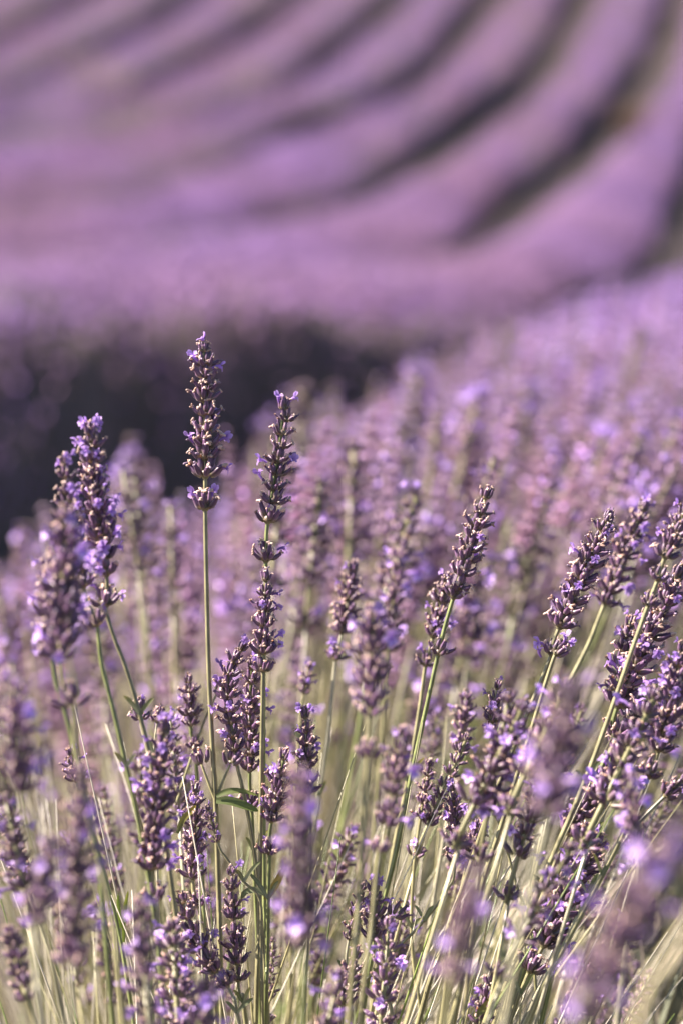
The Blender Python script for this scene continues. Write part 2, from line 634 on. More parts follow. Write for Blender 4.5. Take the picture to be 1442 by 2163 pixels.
    if hi and not leaves and rnd.random() < .7 and len(path) > 1:
        jx, jy = path[max(0, len(path) // 2 - 1)]
        for sg in (-1, 1):
            L_ = rnd.uniform(26, 62); o_ = sg * L_ * rnd.uniform(.35, .8); u_ = L_ * rnd.uniform(.6, 1.0)
            leaves.append(([(jx, jy), (jx + o_ * .35, jy - u_ * .45), (jx + o_ * .7, jy - u_ * .8), (jx + o_, jy - u_)], rnd.uniform(7, 11),
                           lerp((.15, .18, .08), (.30, .31, .20), rnd.random()), lerp((.17, .20, .08), YEL, rnd.random() ** 2)))
    for lf in leaves:                    # (points..., width_px, colour, colour2)
        P = [at(x, y, D - .004) - root for x, y in lf[0]]
        obj('leaf', leaf_mesh(P, lf[1] / FPX * D, lf[2], lf[3] if len(lf) > 3 else None), t)
    return t


GREEN, YEL, PALE = (.12, .15, .06), (.40, .33, .05), (.30, .32, .20)
G_SHORT = 'short lavender stems low in the bush'

stem('tall straight lavender stem standing alone above the others with leaves at its joint', (432, 716), (434, 1004), [(434, 1073)],
     [(437, 1240), (442, 1430), (450, 1590), (456, 1690), (463, 1900), (470, 2170)], 72, 11, 1.30, seed=1, bloom=.0, r=.00118,
     whorl_px=[(430, 742), (434, 771), (433, 798), (437, 823), (433, 846), (434, 877), (434, 910), (434, 944), (433, 967), (434, 1004), (434, 1073)],
     widths=[44, 66, 60, 64, 66, 66, 72, 78, 74, 90, 74],
     blooms_px=[(434, 728, 1, -12), (416, 760, -10, -8), (452, 890, 3, -10), (407, 932, -10, -8), (464, 930, 10, -8), (466, 988, 10, -6), (418, 1050, -6, -8), (447, 1050, 4, -10), (452, 776, 8, -6)],
     laterals=[[(456, 1690), (440, 1650), (426, 1612), 4], [(457, 1688), (474, 1645), (487, 1616), 5]],
     leaves=[([(457, 1682), (480, 1672), (510, 1671), (545, 1680)], 13, GREEN, (.16, .19, .05)), ([(457, 1692), (485, 1692), (520, 1703), (548, 1714)], 20, GREEN, (.12, .17, .04))])
stem('slender curved lavender stem with spaced whorls and two open flowers at its tip', (602, 838), (586, 975), [(566, 1100), (562, 1182)],
     [(557, 1440), (557, 1700), (559, 1900), (563, 2170)], 68, 11, 1.31, seed=2, bloom=.0, r=.00105,
     whorl_px=[(599, 863), (605, 888), (596, 917), (594, 946), (586, 975), (587, 1004), (578, 1033), (577, 1062), (566, 1100), (562, 1182)],
     widths=[48, 50, 58, 58, 62, 62, 64, 66, 74, 72], blooms_px=[(590, 850, -5, -10), (612, 848, 5, -12), (562, 975, -8, -8), (610, 978, 8, -10), (567, 1078, -1, -10), (588, 1160, 9, -6), (553, 1010, -9, -5)])
stem('dense narrow lavender head with violet flowers down one side below the slender curved stem', (562, 1210), (556, 1428), [],
     [(553, 1600), (551, 1760), (548, 1950), (541, 2170)], 60, 7, 1.29, seed=3, bloom=.05, r=.0011, blooms_px=[(577, 1255, 8, -6), (579, 1272, 8, 4), (583, 1345, 9, -8), (576, 1362, 8, 0)],
     leaves=[([(560, 1890), (540, 1880), (520, 1884), (508, 1900)], 14, PALE, GREEN), ([(561, 1900), (575, 1880), (592, 1850), (604, 1822)], 16, YEL, (.45, .30, .12))])
stem('thick lavender head speckled with violet leaning over a crowded pair of heads', (192, 905), (226, 1222), [(222, 1278)],
     [(243, 1350), (266, 1410), (296, 1510), (322, 1620), (352, 1790), (380, 2000), (400, 2170)], 78, 12, 1.235, seed=4, bloom=.34, tipbloom=True, mid=(203, 1060))
stem('thinner lavender head touching the thick violet speckled head', (138, 968), (178, 1250), [(205, 1320)],
     [(215, 1400), (240, 1500), (268, 1620), (292, 1730), (330, 1950), (350, 2170)], 62, 10, 1.21, seed=5, bloom=.14, tipbloom=True, mid=(150, 1100))
stem('broad pinkish lavender head with one separate whorl lower on its stalk', (140, 1085), (128, 1405), [(155, 1490)],
     [(160, 1580), (185, 1720), (235, 1930), (262, 2170)], 96, 11, 1.12, hi=False, seed=6, bloom=.12)
stem('stout lavender head tucked under the broad pinkish one', (108, 1185), (112, 1400), [], [(150, 1550), (205, 1800), (240, 2170)], 84, 8, 1.17, hi=False, seed=7, bloom=.22)
stem('bent lavender stem with a drooping tip over a doubled head', (516, 1358), (498, 1596), [], [(512, 1660), (530, 1750), (545, 1860), (556, 2000), (566, 2170)], 62, 9, 1.30, seed=8, bloom=.12, mid=(482, 1440), blooms_px=[(470, 1410, -8, -8), (474, 1432, -9, -4)])
stem('dark lavender head pressed against the smooth double stalk', (532, 1400), (528, 1640), [(532, 1705)], [(536, 1800), (545, 1990), (552, 2170)], 62, 8, 1.32, seed=9, bloom=.14)
stem('small upright lavender head beside the tall straight stalk', (400, 1430), (404, 1545), [(412, 1578)], [(420, 1700), (430, 1900), (440, 2170)], 50, 5, 1.36, seed=10, bloom=.03,
     laterals=[[(372, 1700), (405, 1600), (438, 1510), (462, 1460), 5]])
stem('compact lavender head with pale violet crown standing next to a blurred flower', (644, 1500), (652, 1690), [], [(655, 1800), (650, 1980), (640, 2170)], 58, 7, 1.32, seed=11, bloom=.16, tipbloom=True)
stem('dusky lavender head with one loose whorl under it near the yellow leaf', (602, 1592), (572, 1745), [(570, 1802)], [(567, 1900), (565, 2030), (560, 2170)], 64, 6, 1.285, seed=12, bloom=.08)
stem('lavender head with a bright violet top between the tall stalk and the dark shaded head', (415, 1655), (408, 1862), [(420, 1912)], [(434, 1990), (452, 2100), (460, 2170)], 58, 8, 1.29, seed=13, bloom=.12, tipbloom=True,
     leaves=[([(375, 1760), (385, 1735), (405, 1712), (415, 1700)], 12, GREEN, YEL)])
stem('lavender head of plump dark buds hugging the foot of the tall straight stalk', (488, 1832), (504, 2078), [], [(514, 2120), (522, 2180)], 54, 8, 1.275, seed=14, bloom=.05, blooms_px=[(500, 1832, 6, -8)])
stem('lavender head slanting down towards the foot of the tall stalk', (384, 1895), (486, 2092), [], [(500, 2140), (510, 2180)], 66, 7, 1.27, seed=15, bloom=.08, mid=(418, 1995), blooms_px=[(384, 2000, -8, -4), (447, 1985, 3, -9)])
stem('tiny lavender sprig on a thin slanting stalk crossing the tall stem', (437, 1698), (462, 1785), [], [(478, 1812), (515, 1862), (549, 1900), (552, 2000), (556, 2170)], 30, 4, 1.28, seed=16, bloom=.15, r=.0007)
stem('dark shaded lavender head with violet flowers at its top', (348, 1535), (322, 1850), [(330, 1900)], [(338, 1990), (350, 2170)], 76, 10, 1.21, hi=True, seed=17, bloom=.25, tipbloom=True)
stem('hazy lavender column with bright violet middle rising among leaning stalks', (172, 1625), (152, 2060), [], [(150, 2170)], 84, 13, 1.04, hi=False, seed=18, bloom=.3)
stem('hazy lavender head with a violet cap standing before the loose bundle of stalks', (632, 1640), (640, 2010), [], [(640, 2100), (638, 2180)], 96, 11, 1.03, hi=False, seed=19, bloom=.3, tipbloom=True)
stem('neat lavender head with a separate low whorl like a collar', (748, 1192), (720, 1345), [(709, 1392)], [(695, 1530), (675, 1680), (640, 1900), (610, 2170)], 60, 7, 1.42, seed=20, bloom=.05)
stem('lavender head with violet flowers on both flanks beside the collared head', (842, 1165), (818, 1385), [], [(812, 1480), (795, 1700), (770, 1950), (750, 2170)], 62, 9, 1.50, hi=False, seed=21, bloom=.3, tipbloom=True)
stem('soft brownish lavender head with a saucer like whorl on its stalk', (790, 1290), (780, 1528), [(776, 1602)], [(768, 1720), (757, 1900), (736, 2170)], 90, 7, 1.13, hi=False, seed=22, bloom=.06)
stem('long slanting lavender head with a wide flat lowest whorl', (1028, 1040), (952, 1278), [(925, 1380)], [(905, 1470), (872, 1620), (838, 1790), (800, 1950), (760, 2170)], 68, 9, 1.32, seed=23, bloom=.02, r=.00115)
stem('lavender head overlapped by the long slanting head with the wide lowest whorl', (945, 1215), (912, 1350), [(898, 1405)], [(885, 1500), (860, 1650), (820, 1860), (780, 2170)], 58, 6, 1.37, seed=24, bloom=.1)
stem('dim lavender head directly behind the long slanting head', (1000, 1180), (985, 1400), [], [(965, 1560), (930, 1800), (890, 2170)], 74, 8, 1.62, hi=False, seed=25, bloom=.15)
stem('little lavender sprig with violet tip on a thin bright green stalk', (1050, 1445), (1034, 1560), [], [(1042, 1640), (1060, 1750), (1090, 1870), (1118, 1960), (1135, 2170)], 44, 5, 1.30, seed=26, bloom=.05, tipbloom=True, r=.0007, warm=0)
stem('slanting lavender head above a pair of crossing stalks with open flowers beneath', (1288, 1085), (1178, 1330), [(1164, 1382)], [(1112, 1510), (1040, 1690), (985, 1850), (930, 2010), (880, 2170)], 70, 10, 1.31, seed=27, bloom=.08, r=.00115, blooms_px=[(1140, 1385, -8, -8), (1172, 1380, 4, -10)])
stem('plain green stalk crossing close beside another under the slanting head', (1178, 1385), (1168, 1392), [], [(1120, 1545), (1062, 1730), (1010, 1900), (955, 2170)], 56, 1, 1.285, seed=28, bloom=.2, r=.0011)
stem('slanting lavender head with violet upper flowers leaning away from its neighbour', (1362, 1062), (1272, 1285), [], [(1235, 1375), (1160, 1520), (1080, 1700), (1000, 1900), (930, 2170)], 64, 9, 1.40, seed=29, bloom=.22, r=.00115)
stem('lavender stem with widely spaced whorls leaning over a bulky head', (1448, 1075), (1400, 1185), [(1388, 1225), (1368, 1278)], [(1335, 1370), (1290, 1500), (1235, 1650), (1175, 1790), (1110, 1940), (1020, 2170)], 62, 5, 1.25, seed=30, bloom=.04, r=.0011)
stem('bulky slanting lavender head with violet flowers and a thick pale stalk', (1432, 1215), (1300, 1500), [(1306, 1555)], [(1270, 1620), (1215, 1760), (1150, 1920), (1070, 2170)], 84, 12, 1.29, seed=31, bloom=.12, r=.0013)
stem('lavender head with a violet open top half hidden by a bulky head', (1330, 1310), (1300, 1470), [], [(1290, 1600), (1250, 1760), (1200, 1930), (1140, 2170)], 66, 6, 1.33, seed=32, bloom=.2, tipbloom=True)
stem('thick lavender head on a pale stiff stalk at the leaning edge of the bush', (1445, 1365), (1385, 1600), [(1368, 1640)], [(1335, 1720), (1270, 1850), (1180, 2020), (1110, 2170)], 78, 9, 1.25, seed=33, bloom=.08, r=.0013)
stem('dark lavender whorls low on a shaded stalk under the bulky head', (1350, 1480), (1300, 1590), [], [(1285, 1680), (1240, 1830), (1170, 2030), (1120, 2170)], 64, 4, 1.33, seed=34, bloom=.05)
stem('lavender head with open violet flowers at both ends amid slanting stalks', (1290, 1625), (1195, 1770), [], [(1150, 1880), (1090, 2020), (1040, 2170)], 70, 7, 1.28, seed=35, bloom=.12, blooms_px=[(1185, 1730, -6, -8), (1205, 1725, 0, -10), (1312, 1700, 9, -3)])
stem('richly flowering violet lavender head sunk among pale stalks', (1262, 1775), (1140, 2010), [(1118, 2050)], [(1098, 2100), (1070, 2180)], 84, 10, 1.275, seed=36, bloom=.30, mid=(1205, 1880))
stem('narrow lavender head with a tiny bud branch on an oblique stalk', (955, 1655), (960, 1830), [], [(942, 1882), (895, 1945), (830, 2012), (760, 2085), (700, 2160)], 50, 8, 1.29, seed=37, bloom=.06, tipbloom=True, r=.0008)
stem('half hidden lavender sprig with violet petals beside the narrow head', (1010, 1740), (985, 1830), [], [(965, 1930), (930, 2170)], 56, 4, 1.33, seed=38, bloom=.3)
stem('slim lavender sprig of few buds over the oblique stalk', (908, 1600), (886, 1735), [], [(874, 1830), (868, 1960), (878, 2080), (892, 2170)], 40, 5, 1.34, seed=39, bloom=.12, r=.0008)
stem('lean dark lavender head close to a bushy short one', (768, 1868), (736, 1990), [], [(730, 2060), (722, 2170)], 40, 6, 1.30, seed=40, bloom=.05, r=.0008)
stem('bushy short lavender head with a side tuft of violet', (790, 1872), (792, 1995), [], [(812, 2080), (834, 2175)], 62, 5, 1.29, seed=41, bloom=.12, r=.0009, laterals=[[(792, 1990), (815, 1960), (832, 1935), 6]])
stem('low lavender head with one violet flower near the bushy short one', (752, 2010), (722, 2130), [], [(715, 2180)], 58, 5, 1.27, seed=42, bloom=.08)
stem('low dark lavender head with a yellowing leaf tip', (1048, 2045), (1012, 2170), [], [(1005, 2230)], 56, 5, 1.27, seed=43, bloom=.08, leaves=[([(1000, 2150), (1025, 2125), (1048, 2105), (1062, 2094)], 16, GREEN, YEL)])
G_FRONT = 'hazy lavender heads closest to the lens side of the bush'
stem('large pale pink hazy lavender head in front of the slanting stalks', (1200, 1450), (1150, 1740), [], [(1120, 1860), (1060, 2170)], 110, 9, .95, hi=False, seed=44, bloom=.25)
stem('big hazy lavender head with violet blotches leaning across the bush corner', (1420, 1770), (1225, 2150), [], [(1200, 2220)], 128, 11, .83, hi=False, seed=45, bloom=.3, tipbloom=True)
stem('hazy lavender head with a glowing violet crown above a faded tail', (1008, 1835), (945, 2095), [], [(930, 2180)], 84, 8, .93, hi=False, seed=46, bloom=.3, tipbloom=True)
stem('shaded dark lavender head with a violet tip before the stiff pale stalk', (1330, 1645), (1345, 1800), [], [(1340, 1900), (1300, 2170)], 64, 6, 1.14, hi=False, seed=47, bloom=.12, tipbloom=True)
stem('low hazy violet lavender head at the foot of the dark shaded head', (440, 2070), (420, 2190), [], [(415, 2230)], 74, 5, 1.10, hi=False, seed=48, bloom=.5, tipbloom=True)
stem('small violet lavender sprig in the gap between stalk bundles', (680, 1985), (665, 2090), [], [(660, 2170)], 40, 5, 1.44, hi=False, seed=49, bloom=.3)
stem('leaning lavender head of dull buds at the outer fringe of the bush', (18, 1730), (60, 1880), [], [(95, 1980), (140, 2170)], 60, 6, 1.25, seed=50, bloom=.1)
stem('hazy mauve lavender head leaning outward at the fringe of the bush', (30, 1450), (45, 1690), [], [(80, 1850), (130, 2170)], 90, 8, 1.05, hi=False, seed=51, bloom=.25)
stem('low leaning lavender head under the outer fringe of the bush', (20, 1960), (60, 2120), [], [(80, 2180)], 64, 6, 1.15, hi=False, seed=52, bloom=.15)
stem('lavender sprig with a bare top on a curved leafy stalk', (150, 1590), (165, 1660), [], [(195, 1760), (225, 1860), (250, 1960), (285, 2170)], 46, 4, 1.33, seed=53, bloom=.1,
     leaves=[([(262, 1990), (262, 1950), (266, 1910), (272, 1880)], 9, (.22, .30, .05), (.34, .38, .06)), ([(256, 1960), (252, 1930), (250, 1905), (250, 1888)], 8, (.22, .30, .05))])
stem('small budding lavender tuft on a slim stalk beside the leaning thick stem', (296, 1490), (299, 1530), [], [(318, 1610), (345, 1760), (385, 2000), (410, 2170)], 48, 2, 1.27, seed=54, bloom=.05)
stem('lavender sprig ending in two pale buds above the dark shaded head', (336, 1500), (332, 1530), [], [(326, 1600), (330, 1760), (345, 2170)], 40, 2, 1.28, seed=55, bloom=.0, r=.0006)
stem('stubby lavender whorl on a thin stem between two flower spikes', (655, 1400), (640, 1475), [], [(632, 1560), (622, 1760), (610, 2170)], 38, 4, 1.42, seed=56, bloom=.15, r=.0008)
stem('lavender head with a violet shoulder between the sprig and crossing stalks', (985, 1470), (968, 1600), [], [(950, 1700), (915, 1900), (880, 2170)], 60, 6, 1.40, hi=False, seed=57, bloom=.35)
stem('soft violet lavender head behind the saucer whorl stem', (850, 1540), (815, 1760), [(800, 1800)], [(785, 1950), (760, 2170)], 72, 7, 1.15, hi=False, seed=58, bloom=.3, tipbloom=True)
stem('lavender sprig leaning out past the thick head at the bush edge', (1450, 1640), (1395, 1690), [], [(1330, 1760), (1240, 1890), (1150, 2080), (1100, 2170)], 52, 3, 1.27, seed=59, bloom=.15)

stem('hazy violet lavender head at the outer corner of the bush by the dark gap', (58, 1105), (35, 1235), [], [(40, 1400), (60, 1700), (90, 2100)], 44, 6, 2.2, hi=False, seed=60, bloom=.9, tipbloom=True)
stem('lone hazy lavender head rising before the dark gap beside the tall stem', (275, 920), (312, 1075), [], [(325, 1200), (340, 1500), (350, 1900)], 44, 7, 2.25, hi=False, seed=61, bloom=.35, tipbloom=True)
stem('hazy lavender head with a bright violet middle under the outer corner head', (40, 1265), (12, 1420), [], [(15, 1600), (40, 1900)], 56, 6, 1.85, hi=False, seed=62, bloom=.9, tipbloom=True)
stem('hazy lavender head with pale violet flowers low at the outer fringe', (112, 1770), (75, 1960), [], [(80, 2100), (90, 2200)], 72, 7, 1.02, hi=False, seed=63, bloom=.35, tipbloom=True)
stem('hazy low lavender head dabbed with violet beside the outer fringe', (300, 1900), (310, 2080), [], [(320, 2200)], 70, 6, 1.1, hi=False, seed=64, bloom=.12)
stem('lavender sprig on a thick pale stalk leaning out across the bush corner', (1640, 1480), (1570, 1700), [], [(1500, 1850), (1430, 2000), (1360, 2130), (1330, 2200)], 90, 8, .80, hi=False, seed=65, bloom=.1, r=.0014, warm=.9, tint=1.5)
stem('soft lavender head with violet dabs between the saucer whorl stem and the sprig', (905, 1420), (880, 1560), [], [(870, 1680), (850, 1900), (830, 2170)], 62, 6, 1.65, hi=False, seed=66, bloom=.3)

# ------------------------------------------------------------------ the rest of the nearest row
XE = smooth_table([.2, 1.5, 2.2, 3, 4, 6, 9, 12, 18, 30, 45], [-.38, -.36, -.33, -.2, 0.0, .37, .95, 1.55, 2.75, 4.9, 7.2])
ROW0_W = 1.15
ZTOP = smooth_table([.2, 1.3, 2.0, 3, 5, 8, 12, 18, 30, 45], [.84, .80, .765, .725, .615, .46, .35, .30, .95, 2.9])


def row0_tip_z(x, y):
    e = float(XE(y))
    s = min(1, max(0, (x - e) / .32)); s2 = min(1, max(0, (e + ROW0_W - x) / .3))
    return float(ZTOP(y)) - .2 * (1 - s) ** 2 - .2 * (1 - s2) ** 2


def lean_at(px_, d):
    a = (px_ - 430) / 1000 * 30
    return max(-16, min(30, a)) * (1.0 if d < 1.7 else max(.25, 1 - (d - 1.7) / 1.4))


SIMPLE_STALKS = []
rndm = random.Random(99)


def simple_stem(name, label, group, tip, lean, head_len, hmesh, hs, bend, warm, dark_leaf=False):
    """tip point, lean in degrees, one flower head mesh and one stalk"""
    zr = gz(tip.y)
    H = tip.z - zr
    tx = math.tan(R(lean))
    ty = bend
    dirv = Vector((tx, ty, 1)).normalized()
    hb = tip - dirv * head_len
    root = Vector((tip.x - tx * H * .75, tip.y - ty * H, zr - .005))
    midp = hb.lerp(root, .5) + Vector((tx * .05 * H, 0, 0))
    t = thing(name, label, 'lavender', root, group)
    g = Geo()
    pts = [p - root for p in crom([root, midp, hb + dirv * .003], 5)]
    add_stalk(g, pts, .0011, .0008, 6, rndm.uniform(.85, 1.25), warm)
    obj('stalk', g.mesh('stalk', M_STALK), t)
    q = dirv.to_track_quat('Z', 'Y') @ Quaternion((0, 0, 1), rndm.uniform(0, 6.28))
    sc = head_len / HEAD_LEN[hmesh.name]
    obj('flower_head', hmesh, t, hb - root, q, (hs * sc, hs * sc, sc))
    return t


HEAD_LEN = {}
for me_, l_ in zip(HEADS, (.055, .065, .07, .075, .06, .082, .068, .05)):
    HEAD_LEN[me_.name] = l_

N_MID = 0
placed = []
tries = 0
while N_MID < 185 and tries < 20000:
    tries += 1
    d = 1.55 + 1.75 * rndm.random() ** .9
    y = d
    halfw = .125 * d + .03
    x = rndm.uniform(-halfw, halfw)
    e = float(XE(y))
    if x < e - .02:
        continue
    z = row0_tip_z(x, y) - abs(rndm.gauss(0, .08)) + rndm.gauss(0, .012)
    p = Vector((x, y, z))
    if any((p - q).length < .028 for q in placed[-400:]):
        continue
    px_, py_, dd = pix(p)
    if px_ < -60 or px_ > 1500 or py_ > 1900:
        continue
    # keep the open dark gap behind the two tall stems as in the photograph
    bound = np.interp(px_, [0, 60, 200, 270, 420, 560, 690, 760, 900, 1030, 1200, 1442], [1120, 1085, 1150, 915, 1130, 870, 770, 790, 740, 640, 600, 540])
    if py_ < bound:
        continue
    placed.append(p)
    hm = rndm.choice(HEADS)
    look = {0: 'short brownish', 1: 'plain mauve', 2: 'violet flecked', 3: 'long mauve', 4: 'violet flowering', 5: 'very long mauve', 6: 'dry flowerless', 7: 'short violet'}[HEADS.index(hm)]
    lab = (look + ' lavender sprig in the crowd just behind the sharp flower spikes', look + ' lavender sprigs crowded behind the sharp spikes') if d < 2.2 else \
        (look + ' lavender sprig deep in the bush by the dark gap', look + ' lavender sprigs deep in the nearest row')
    simple_stem('lavender_sprig', lab[0], lab[1], p, lean_at(px_, d) + rndm.gauss(0, 3.5), rndm.uniform(.048, .082), hm, rndm.uniform(1.15, 1.45), rndm.gauss(.02, .04), rndm.uniform(0, .8))
    N_MID += 1

# bare stalks and stems seen between the heads low in the bush (real stems whose heads sit lower or behind)
LOW = [('short dull lavender sprig without flowers half hidden low among the pale stalks', 'short dull lavender sprigs low in the bush'),
       ('short violet flecked lavender sprig half hidden low among the pale stalks', 'short violet flecked lavender sprigs low in the bush'),
       ('short violet topped lavender sprig half hidden low among the pale stalks', 'short violet topped lavender sprigs low in the bush'),
       ('short hazy lavender sprig poking out before the stalks of the bush', 'short hazy lavender sprigs before the stalks')]
for k in range(46):
    px_, py_ = (rndm.uniform(10, 1440) if k % 5 < 4 else rndm.uniform(10, 900)), rndm.uniform(1450, 2130)
    d = rndm.uniform(1.33, 1.62) if k % 4 else rndm.uniform(1.12, 1.24)
    p = at(px_, py_, d)
    simple_stem('lavender_sprig', LOW[k % 3 if k % 4 else 3][0], LOW[k % 3 if k % 4 else 3][1], p, lean_at(px_, d) + rndm.gauss(0, 6), rndm.uniform(.034, .06), HEADS[(6, 1, 2)[k % 3] if k % 4 else 4], rndm.uniform(1.0, 1.25), rndm.gauss(0, .06), rndm.uniform(0, .6))


# merged mass --------------------------------------------------------
def scatter(templates, pos, zdir, roll, scl, pick, ctint, stretch=None):
    """numpy merge of template copies (quads/tris given as index arrays of 3)"""
    Vs, Fs, Cs, off = [], [], [], 0
    z = zdir / np.linalg.norm(zdir, axis=1, keepdims=True)
    ref = np.stack([np.cos(roll), np.sin(roll), np.zeros_like(roll)], 1)
    x = ref - z * (ref * z).sum(1, keepdims=True)
    x /= np.linalg.norm(x, axis=1, keepdims=True)
    yv = np.cross(z, x)
    for ti, (tv, tf, tc) in enumerate(templates):
        idx = np.where(pick == ti)[0]
        if not len(idx):
            continue
        st = stretch[idx] if stretch is not None else np.ones(len(idx))
        P = (tv[None, :, 0:1] * x[idx][:, None, :] + tv[None, :, 1:2] * yv[idx][:, None, :]) * scl[idx][:, None, None] \
            + tv[None, :, 2:3] * z[idx][:, None, :] * (scl[idx] * st)[:, None, None] + pos[idx][:, None, :]
        n = len(tv)
        Vs.append(P.reshape(-1, 3))
        Fs.append((tf[None] + (np.arange(len(idx)) * n)[:, None, None] + off).reshape(-1, 3))
        Cs.append((tc[None] * ctint[idx][:, None, :]).reshape(-1, 3))
        off += n * len(idx)
    return np.concatenate(Vs), np.concatenate(Fs), np.concatenate(Cs)


def tri(arr):
    v, f, c = arr
    o = []
    for q in f:
        for k in range(1, len(q) - 1):
            o.append((q[0], q[k], q[k + 1]))
    return v, np.array(o), c


def spike_template(seed, whorls, n, length=.07, stalk=.30, vio=.25, lum=1.0):
    """light flower spike: flared whorl cups on a thin stalk, base of stalk at z=0"""
    rnd = random.Random(seed); g = Geo()
    a = np.array
    V = [(-.0013, 0, 0), (.0013, 0, 0), (0, .0016, 0), (-.001, 0, stalk + .3 * length), (.001, 0, stalk + .3 * length), (0, .0012, stalk + .3 * length)]
    g.add(V, [(0, 1, 4, 3), (1, 2, 5, 4), (2, 0, 3, 5)] if n > 3 else [(0, 1, 4, 3)], a((.25, .21, .16)))
    for i in range(whorls):
        t = i / max(1, whorls - 1)
        z = stalk + length * t
        h = length / whorls * (1.25 if n > 3 else 1.05)
        r = (.0082 if n > 3 else .0105) * (1.1 - .5 * t ** 2) * rnd.uniform(.85, 1.15)
        c0 = lerp((.25, .15, .31), (.24, .14, .37), rnd.random()) * lum
        top = a(C_VIO) * 1.0 if rnd.random() < vio else lerp((.46, .29, .47), (.41, .25, .60), rnd.random()) * lum
        ph = rnd.uniform(0, 6)
        VV = [(0, 0, z - h * .35)]
        CC = [c0 * .7]
        for k in range(n):
            b = ph + 2 * math.pi * k / n
            VV.append((math.cos(b) * r * rnd.uniform(.8, 1.2), math.sin(b) * r * rnd.uniform(.8, 1.2), z + h * rnd.uniform(.3, .55)))
            CC.append(top if k % 2 == 0 else c0 * 1.2)
        VV.append((0, 0, z + h * .6)); CC.append(lerp(c0, top, .5))
        FF = []
        for k in range(n):
            FF.append((0, 1 + (k + 1) % n, 1 + k)); FF.append((n + 1, 1 + k, 1 + (k + 1) % n))
        g.add(VV, FF, a(CC))
    return tri(g.arrays())


def sprig_head(seed, whorls, buds, length, vio):
    """light flower head made of small pointed buds, bottom at z=0"""
    rnd = random.Random(seed); g = Geo(); a = np.array
    for i in range(whorls):
        t = i / (whorls - 1)
        z = length * t
        s = (1.1 - .45 * t ** 2.2) * rnd.uniform(.85, 1.15)
        ph = rnd.uniform(0, 6)
        for k in range(buds):
            b = ph + 2 * math.pi * (k + rnd.uniform(-.3, .3)) / buds
            th = R(rnd.uniform(30, 72)) * (.6 if i == whorls - 1 else 1)
            o = Vector((math.cos(b) * math.sin(th), math.sin(b) * math.sin(th), math.cos(th)))
            e1 = Vector((-math.sin(b), math.cos(b), 0)); e2 = o.cross(e1)
            p0 = Vector((0, 0, z)) + o * .001; L = .0078 * s * rnd.uniform(.85, 1.15); w = .0018 * s
            pm = p0 + o * L * .55; pt = p0 + o * L + Vector((0, 0, .0012))
            c0 = lerp((.24, .14, .21), (.26, .13, .30), rnd.random())
            ct = a((.43, .30, .38)) * rnd.uniform(.75, 1.15)
            if rnd.random() < vio:
                ct = a(C_VIO2); w *= 1.5; L *= 1.35; pt = p0 + o * L; c0 = a(C_VIO)
            g.add([tuple(p) for p in (p0, pm + e1 * w, pm + e2 * w, pm - e1 * w, pm - e2 * w, pt + e1 * w * .5, pt - e1 * w * .5)],
                  [(0, 2, 1), (0, 3, 2), (0, 4, 3), (0, 1, 4), (1, 2, 5), (2, 3, 6), (2, 6, 5), (3, 4, 6), (4, 1, 5), (4, 5, 6)],
                  a([(.22, .2, .11), c0, c0 * 1.2, c0, c0 * .9, ct, ct]))
    return tri(g.arrays())


HD_MID = [sprig_head(300 + i, w_, 7, l_, v) for i, (w_, l_, v) in enumerate(((9, .068, .04), (8, .06, .09), (9, .072, .15), (10, .08, .06), (7, .05, .28)))]
HD_FAR = [sprig_head(310 + i, 5, 5, l_, v) for i, (l_, v) in enumerate(((.068, .12), (.06, .22), (.072, .32), (.05, .45)))]
SP_ROW = [spike_template(340 + i, 4, 5, .075, .32, v) for i, v in enumerate((.1, .25, .4))]
SP_FAR = [spike_template(320 + i, 2, 3, .09, .12, v) for i, v in enumerate((.2, .35, .5))]

# nearest row beyond the individually built stems
def stalk_template(bend):
    g = Geo()
    pts = crom([(0, 0, 0), (bend * .3, 0, .5), (bend, 0, 1.0)], 3)
    tube(g, pts, [.00105] * (len(pts) - 1) + [.0008], 4, np.array((1.0, 1.0, 1.0)), [1.1, .9], ridge_shade=(1.25, .75))  # groove shading painted into the stalk colour
    return tri(g.arrays())


ST = [stalk_template(b) for b in (.0, .015, -.015)]


